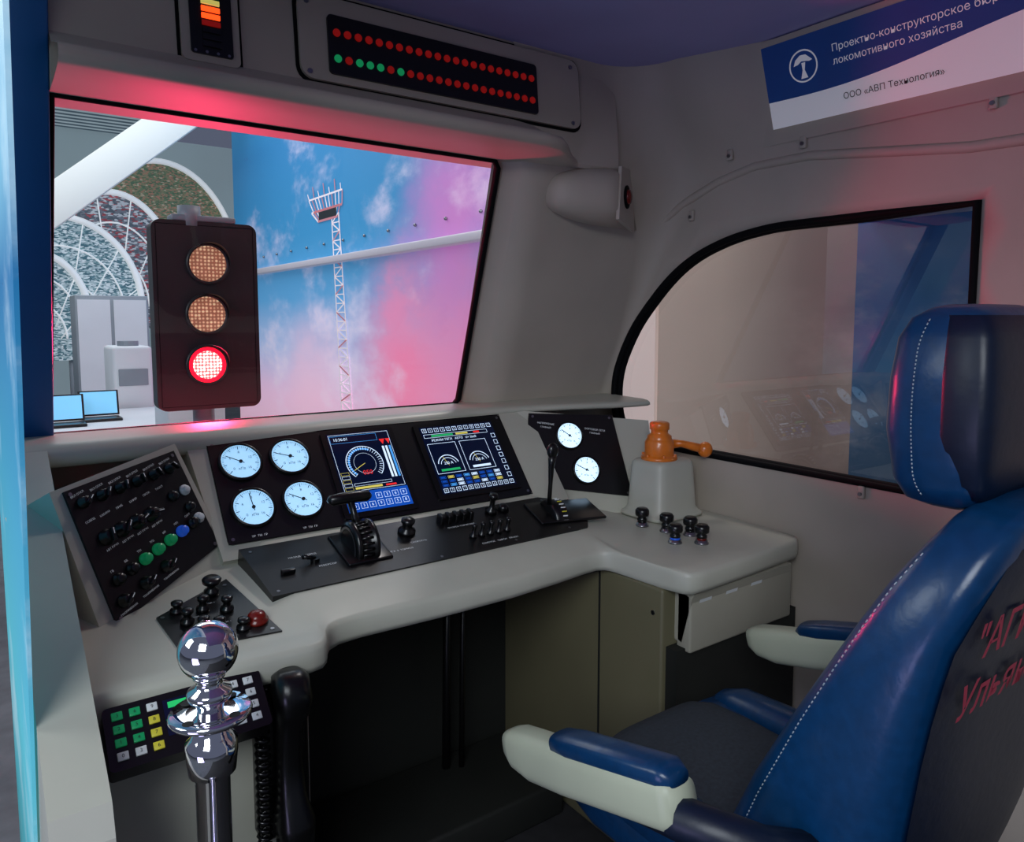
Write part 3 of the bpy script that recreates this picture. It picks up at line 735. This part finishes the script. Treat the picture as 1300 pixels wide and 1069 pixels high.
for s,x in ((-1,.765),(1,1.46)):
    d=V((0,1,-.27)).normalized();u=V((0,.27,1)).normalized();xx=V((1,0,0))
    o=V((x,.66,.745+(.018 if s>0 else 0)))
    def P(l,h): return o+d*l+u*h
    b.loft([(P(.0,-.01),xx,u,.028,.030),(P(.02,-.012),xx,u,.033,.038),(P(.25,-.016),xx,u,.034,.040),(P(.34,-.014),xx,u,.034,.040),(P(.385,-.008),xx,u,.033,.034),(P(.405,-.002),xx,u,.028,.024),(P(.412,.0),xx,u,.018,.014)],ARMB,28,3.4)
    b.loft([(P(.0,.022),xx,u,.020,.010),(P(.02,.026),xx,u,.030,.018),(P(.22,.026),xx,u,.031,.019),(P(.26,.026),xx,u,.028,.016),(P(.275,.022),xx,u,.018,.008)],BLUE,24,3)
    xi=SX+s*.24
    b.tube([(xi,.55,.66),((xi+x)/2,.58,.68),(x,.66,.71),(x,.74,.69)],[.03,.032,.03,.026],NAVY,14)
b.obj('armrests',seat)
b=B()
b.wb(SX-.18,SX+.18,.66,1.0,.36,.43,KNOB,.015)
b.cyl(Fr((SX,.84,0),(1,0,0),(0,1,0)),.06,.03,.37,KNOB,24)
b.lathe(Fr((SX,.84,0),(1,0,0),(0,1,0)),[(.22,0),(.22,.015),(.20,.025),(.08,.05)],KNOB,32)
b.obj('pedestal',seat)

# ================================================================ CHROME BARRIER POST
b=B();px,py=.232,1.002
f=Fr((px,py,0),(1,0,0),(0,1,0))
prof=[(.10,0),(.10,.012),(.09,.022),(.05,.035),(.028,.05),(.022,.06),(.022,.80),(.030,.803),(.033,.83),(.033,.845),(.026,.852),(.022,.862),(.018,.872)]
b.lathe(f,prof,CHROME,40)
b.lathe(f,[(.016,.868),(.030,.872),(.050,.878),(.053,.883),(.050,.888),(.030,.886),(.016,.888)],CHROME,48)
for k in range(4):
    a=k*math.pi/2+.6;b.cyl(f.at(.040*math.cos(a),.040*math.sin(a),.8875),.007,0,.0006,DARK,14)
b.lathe(f,[(.016,.885),(.018,.897),(.027,.904),(.029,.910),(.027,.916),(.018,.920),(.016,.928),(.020,.932),(.020,.936)],CHROME,40)
b.sph((px,py,.968),.038,CHROME,seg=48)
b.obj('barrier_post')

# ================================================================ OUTSIDE
sg=empty('railway_signal')
FT=Fr((.640,2.60,1.41),(1,0,0),(0,0,1))
b=B()
b.prism(FT,rr(-.162,-.308,.166,.305,.03,6),-.07,0,SIGH)
b.frame(FT,-.150,-.296,.154,.293,.0008,.002,RUB)
b.tube([(.60,2.63,1.70),(.60,2.63,1.765)],.035,GREY,20);b.wb(.54,.74,2.60,2.67,1.715,1.735,GREY,.005)
b.tube([(.64,2.70,-.03),(.64,2.70,1.73)],.035,GREY,20)
b.wb(.44,.84,2.55,2.85,-.03,.02,GREY,.01)
b.obj('housing',sg)
def ledmat(name,c1,c2,es,scale):
    m=bpy.data.materials.new(name);m.use_nodes=True;nt=m.node_tree;bs=nt.nodes['Principled BSDF']
    tc=nt.nodes.new('ShaderNodeTexCoord');vo=nt.nodes.new('ShaderNodeTexVoronoi');vo.inputs['Scale'].default_value=scale;vo.inputs['Randomness'].default_value=.15
    r=nt.nodes.new('ShaderNodeValToRGB');r.color_ramp.elements[0].color=col(c1);r.color_ramp.elements[1].color=col(c2);r.color_ramp.elements[0].position=.35;r.color_ramp.elements[1].position=.6
    nt.links.new(tc.outputs['Object'],vo.inputs['Vector']);nt.links.new(vo.outputs['Distance'],r.inputs[0]);nt.links.new(r.outputs[0],bs.inputs['Base Color'])
    nt.links.new(r.outputs[0],bs.inputs['Emission Color']);bs.inputs['Emission Strength'].default_value=es
    return m
LOFF=ledmat('lens_unlit',(240,205,165),(140,85,65),.75,85)  # unlit lens, brightened by emission in its own colour
LON=ledmat('lens_red_lit',(255,215,205),(255,60,65),3.0,95)
LON2=mat('lens_red_halo',(255,20,40),.4,em=(255,10,35),es=3)  # red halo around the lit core, painted as a glowing ring
for i,(x,z) in enumerate(((.645,1.58),(.637,1.415),(.633,1.249))):
    f=Fr((x,2.60,z),(1,0,0),(0,0,1));b=B()
    b.lathe(f,[(.068,0),(.068,.014),(.060,.016),(.058,.004)],SIGH,36)
    if i<2: b.disc(f,.058,.006,LOFF,36)
    else:
        b.disc(f,.046,.0064,LON,36);b.ring(f,.046,.059,.006,LON2)
    vs=[];fs=[]
    for k in range(25):
        a=math.radians(-20+220*k/24);d=.045*math.sin(math.radians(180*k/24))+.01
        vs+=[f.p(.066*math.cos(a),.066*math.sin(a),0),f.p(.066*math.cos(a),.066*math.sin(a),d)]
    for k in range(24): fs.append((2*k,2*k+1,2*k+3,2*k+2))
    b.add(vs,fs,SIGH,True);b.obj('lens_%d'%(i+1),sg,fix=False)

mur=empty('sky_mural')
MUR=skymat('sky_mural_print_glow',[(0,(240,190,205)),(.15,(228,185,212)),(.26,(165,180,215)),(.38,(80,150,198)),(.52,(45,130,180)),(.75,(38,115,168)),(1,(60,145,190))],(232,212,230),.5,lo=0,hi=4.2,nscale=1.1,cl=.47,cmax=.7,
  pink_glow=[(4.2,2.0,1.0,(215,115,190),.7),(4.9,.9,1.3,(250,120,160),.85),(3.6,1.0,1.3,(248,100,155),.75),(6.8,.7,1.1,(240,190,210),.7),(5.0,1.5,.5,(235,130,170),.5)])  # pink patches paint a red light's glow into the print; emission brightens it
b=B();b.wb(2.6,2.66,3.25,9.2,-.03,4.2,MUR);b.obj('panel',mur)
sbn=empty('sky_banner')
MU2=skymat('sky_mural_blue',[(0,(20,40,60)),(.3,(60,90,120)),(.45,(60,100,140)),(.6,(30,75,125)),(.75,(20,75,140)),(1,(30,80,150))],(130,140,155),.12,lo=.3,hi=2.3,nscale=3.0,cl=.5)
b=B();b.wb(2.6,2.66,.3,1.487,-.03,2.6,MU2);b.obj('panel',sbn)
b=B();b.wb(2.40,2.60,.3,1.45,1.90,1.98,GREY);b.wb(2.45,2.60,.3,1.45,1.74,1.80,WHITE,.01)
for k in range(4): b.cyl(Fr((2.445,.6+.2*k,1.77),(0,1,0),(0,0,1)),.02,-.01,0,STEEL,14)
b.obj('truss',sbn)
HW=skymat('hall_wall_beige_glow',[(0,(92,80,80)),(.35,(122,108,102)),(.6,(168,154,144)),(1,(192,178,168))],(190,176,168),.26,axis='Y',lo=1.2,hi=2.7,nscale=.8,cl=.5,cmax=.4)  # light falloff along Y painted in; emission stands in for missing light
HW2=skymat('hall_wall_pale_glow',[(0,(205,190,182)),(1,(215,200,196))],(225,212,205),.42,axis='Y',lo=1.2,hi=2.7,nscale=.8,cl=.5,cmax=.4)  # brighter end of the wall, its light also put in by emission
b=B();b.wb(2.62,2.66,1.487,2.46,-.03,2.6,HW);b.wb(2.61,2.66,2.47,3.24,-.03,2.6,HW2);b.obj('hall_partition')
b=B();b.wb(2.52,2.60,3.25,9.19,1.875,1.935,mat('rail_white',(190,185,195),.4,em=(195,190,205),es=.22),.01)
for k in range(14): b.sph((2.59,3.5+k*.42,2.06),.013,STEEL,seg=10)
b.obj('rail',mur)
TW=mat('tower_white',(235,225,230),.5,em=(235,220,228),es=.3);TR=mat('tower_red',(205,130,140),.5,em=(205,130,140),es=.2)
b=B();FM=Fr((2.592,0,0),(0,-1,0),(0,0,1))
def ty(z): return 6.02+.16*(z-.62)/1.65
zb=.0;n=30
for i in range(n):
    z0=zb+i*(2.30-zb)/n;z1=zb+(i+1)*(2.30-zb)/n;w=.115-.04*i/n
    for s in (-1,1): b.line(FM,-(ty(z0)+s*w),z0,-(ty(z1)+s*w),z1,.001,.022,TW)
    s=1 if i%2 else -1
    b.line(FM,-(ty(z0)+s*w),z0,-(ty(z1)-s*w),z1,.002,.014,TR if i%3==0 else TW);b.line(FM,-(ty(z0)-w),z0,-(ty(z0)+w),z0,.002,.010,TW)
c0=6.35
for (za,zb_,wa,wb) in ((2.27,2.36,.22,.32),(2.36,2.48,.32,.38)):
    for k in range(11):
        s=-1+2*k/10;b.line(FM,-(c0+s*wa),za,-(c0+.05+s*wb),zb_,.001,.018,TR if k%3==0 else TW)
    b.line(FM,-(c0-wa),za,-(c0+wa),za,.002,.02,TR);b.line(FM,-(c0+.05-wb),zb_,-(c0+.05+wb),zb_,.002,.016,TW)
b.rect(FM,-(c0+.2),2.28,-(c0-.2),2.35,.0015,INK)
for k in range(7): b.line(FM,-(c0-.30+k*.12),2.48,-(c0-.29+k*.125),2.54+.05*(k%2),.001,.016,TR if k%2 else TW)
b.obj('printed_tower',mur,fix=False)
b=B();b.wb(-6,8,-4,14,-.08,-.03,HFLOOR);b.obj('hall_floor')
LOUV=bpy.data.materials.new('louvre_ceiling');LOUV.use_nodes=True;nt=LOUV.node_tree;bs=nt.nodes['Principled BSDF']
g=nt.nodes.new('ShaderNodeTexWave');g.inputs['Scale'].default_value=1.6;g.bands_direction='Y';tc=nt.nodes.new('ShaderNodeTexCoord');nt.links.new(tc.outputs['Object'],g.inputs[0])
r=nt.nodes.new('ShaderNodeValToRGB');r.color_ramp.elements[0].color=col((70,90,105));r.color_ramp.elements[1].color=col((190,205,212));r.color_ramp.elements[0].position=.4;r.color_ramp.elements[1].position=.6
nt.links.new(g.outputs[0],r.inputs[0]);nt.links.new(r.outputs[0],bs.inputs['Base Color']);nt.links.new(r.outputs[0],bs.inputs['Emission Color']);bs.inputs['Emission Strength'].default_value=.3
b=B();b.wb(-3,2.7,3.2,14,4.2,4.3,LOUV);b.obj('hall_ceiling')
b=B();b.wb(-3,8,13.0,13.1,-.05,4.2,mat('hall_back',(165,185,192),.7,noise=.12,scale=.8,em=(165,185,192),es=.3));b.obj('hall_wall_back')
b=B()
FBm=Fr((.2,8.5,1.88),(1.8,0,1.55),(-1.55,0,1.8))
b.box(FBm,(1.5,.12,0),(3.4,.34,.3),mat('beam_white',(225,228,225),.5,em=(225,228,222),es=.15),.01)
b.obj('hall_beam')
def printmat(name,cs_,scale,es=.5):
    m=bpy.data.materials.new(name);m.use_nodes=True;nt=m.node_tree;bs=nt.nodes['Principled BSDF']
    tc=nt.nodes.new('ShaderNodeTexCoord');vo=nt.nodes.new('ShaderNodeTexVoronoi');vo.inputs['Scale'].default_value=scale
    mp=nt.nodes.new('ShaderNodeMapping');mp.inputs['Rotation'].default_value=(0,.6,0);mp.inputs['Scale'].default_value=(1,1,2.4)
    r=nt.nodes.new('ShaderNodeValToRGB');r.color_ramp.interpolation='CONSTANT'
    while len(r.color_ramp.elements)<len(cs_): r.color_ramp.elements.new(.5)
    for i,c in enumerate(cs_): r.color_ramp.elements[i].position=i/len(cs_);r.color_ramp.elements[i].color=col(c)
    nt.links.new(tc.outputs['Object'],mp.inputs[0]);nt.links.new(mp.outputs[0],vo.inputs['Vector']);nt.links.new(vo.outputs['Color'],r.inputs[0])
    nt.links.new(r.outputs[0],bs.inputs['Base Color']);nt.links.new(r.outputs[0],bs.inputs['Emission Color']);bs.inputs['Emission Strength'].default_value=es
    return m
AER=printmat('aerial_town_print',[(88,112,82),(134,126,98),(100,120,90),(165,118,98),(78,102,78),(184,170,146)],38,.24)
REDP=printmat('red_structure_print',[(170,75,82),(110,115,125),(80,90,100),(185,190,195),(140,62,70)],28,.24)
TEA=printmat('grid_print',[(90,130,140),(170,190,195),(70,110,122),(215,225,228),(120,155,160)],34,.25)
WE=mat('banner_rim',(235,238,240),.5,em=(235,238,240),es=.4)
for (cx,cz,rx,rz,a0,a1,m,dy,bz) in ((1.75,1.9,.82,1.20,0,165,AER,0,1.5),(1.25,1.75,.62,.95,0,180,REDP,.2,1.3),(.75,1.55,.72,.85,0,180,TEA,.4,1.1),(.55,1.4,.42,.62,0,180,TEA,.6,1.0)):
    b=B();FBk=Fr((0,9.9,0),(1,0,0),(0,0,1));k_=1.1
    cx*=k_;rx*=k_;cz=1.4+(cz-1.4)*k_;rz*=k_;bz=1.4+(bz-1.4)*k_
    pts=[(cx+rx*math.cos(math.radians(a0+(a1-a0)*k/30)),cz+rz*math.sin(math.radians(a0+(a1-a0)*k/30))) for k in range(31)]
    b.prism(FBk,pts+[(pts[-1][0],bz),(pts[0][0],bz)],dy,dy+.03,m)
    b.tube([FBk.p(u,v,dy+.04) for u,v in pts],.035,WE,8)
    if m is not AER:
        for q_ in (.78,.52): b.tube([FBk.p(cx+(u-cx)*q_,bz+(v-bz)*q_,dy+.035) for u,v in pts],.010,WE,6)
        for u,v in pts[2::5]: b.tube([FBk.p(cx+(u-cx)*.4,bz+(v-bz)*.4,dy+.035),FBk.p(u,v,dy+.035)],.007,WE,6)
    for u in (cx-rx*.6,cx+rx*.6): b.tube([FBk.p(u,-.03,dy-.03),FBk.p(u,bz+.1,dy-.03)],.03,GREY,8)
    b.obj('curved_banner',fix=False)
b=B();b.wb(.80,1.42,8.0,8.4,-.03,1.62,GREY,.01);b.wb(.82,1.09,7.99,8.0,.1,1.58,WHITE);b.wb(1.12,1.40,7.99,8.0,.1,1.58,WHITE);b.obj('exhibit_cabinet')
b=B();b.wb(.68,.90,5.0,5.35,-.03,1.235,WHITE,.02);b.box(W0,(.79,4.995,1.05),(.16,.01,.1),GREY,.003);b.cyl(Fr((.79,5.15,1.235),(1,0,0),(0,1,0)),.06,0,.03,GREY,18);b.obj('exhibit_kiosk')
b=B();b.wb(.25,1.0,4.1,4.95,.83,.87,WHITE,.01)
for x in(.29,.96):
    for y in (4.15,4.9): b.wb(x-.02,x+.02,y-.02,y+.02,-.03,.83,GREY)
b.obj('exhibit_table')
LSM=mat('laptop_screen',(120,190,230),.3,em=(120,190,230),es=.8)
for x,y in ((.36,4.35),(.54,4.5)):
    b=B();b.wb(x-.09,x+.09,y-.14,y,.871,.885,KNOB,.003);f=Fr((x,y,.885),(1,0,0),(0,.2,1));b.box(f,(0,.07,0),(.19,.135,.008),KNOB,.003);b.rect(f,-.085,.012,.085,.13,.005,LSM);b.obj('laptop')
b=B();b.wb(.70,.95,3.6,3.9,-.03,1.05,WHITE,.01);b.obj('display_plinth')

# ================================================================ LIGHTS
def area(name,loc,tgt,size,power,c,sy=None):
    l=bpy.data.lights.new(name,'AREA');l.energy=power;l.color=c;l.size=size
    if sy: l.shape='RECTANGLE';l.size_y=sy
    o=bpy.data.objects.new(name,l);bpy.context.collection.objects.link(o);o.location=loc
    o.rotation_euler=(V(tgt)-V(loc)).to_track_quat('-Z','Y').to_euler();return o
area('hall_lamp_rear',(-1.6,-1.4,2.9),(.9,1.6,.8),1.6,90,(.87,.94,1))
area('hall_lamp_side',(-2.2,1.8,2.4),(.6,1.6,.8),1.2,30,(.85,.95,1))
area('hall_lamp_front',(.9,6.5,4.0),(1.2,6.5,0),3,130,(.95,.98,1),5)
area('ceiling_fill',(-1.0,.3,.5),(.9,1.0,2.13),.6,6,(.6,.55,1))  # added purple fill to brighten the cab ceiling, no real fixture
area('partition_fill',(2.25,2.6,3.4),(2.6,2.0,1.0),.5,30,(1,.93,.9))  # added fill above the gap, brightens the wall outside the side window
l=bpy.data.lights.new('signal_lamp_glow','SPOT');l.energy=50;l.color=(1,.03,.12);l.spot_size=math.radians(150);l.spot_blend=.6;l.shadow_soft_size=.05
o=bpy.data.objects.new('signal_lamp_glow',l);bpy.context.collection.objects.link(o);o.location=(.633,2.56,1.249);o.rotation_euler=(V((.6,1.2,1.55))-V(o.location)).to_track_quat('-Z','Y').to_euler()
w=bpy.data.worlds.new('hall_ambient');sc.world=w;w.use_nodes=True
w.node_tree.nodes['Background'].inputs[0].default_value=(.36,.41,.60,1);w.node_tree.nodes['Background'].inputs[1].default_value=.27

# ================================================================ CAMERA
cd=bpy.data.cameras.new('camera');cam=bpy.data.objects.new('camera',cd);bpy.context.collection.objects.link(cam)
cd.sensor_fit='HORIZONTAL';cd.sensor_width=36;cd.lens=36*953/1300
cd.shift_y=-44.5/1300;cd.clip_start=.02
a=math.radians(35.8);p=math.radians(5.1)
cam.location=(0,0,1.4)
fw=V((math.sin(a)*math.cos(p),math.cos(a)*math.cos(p),-math.sin(p)))
cam.rotation_euler=fw.to_track_quat('-Z','Y').to_euler()
sc.camera=cam
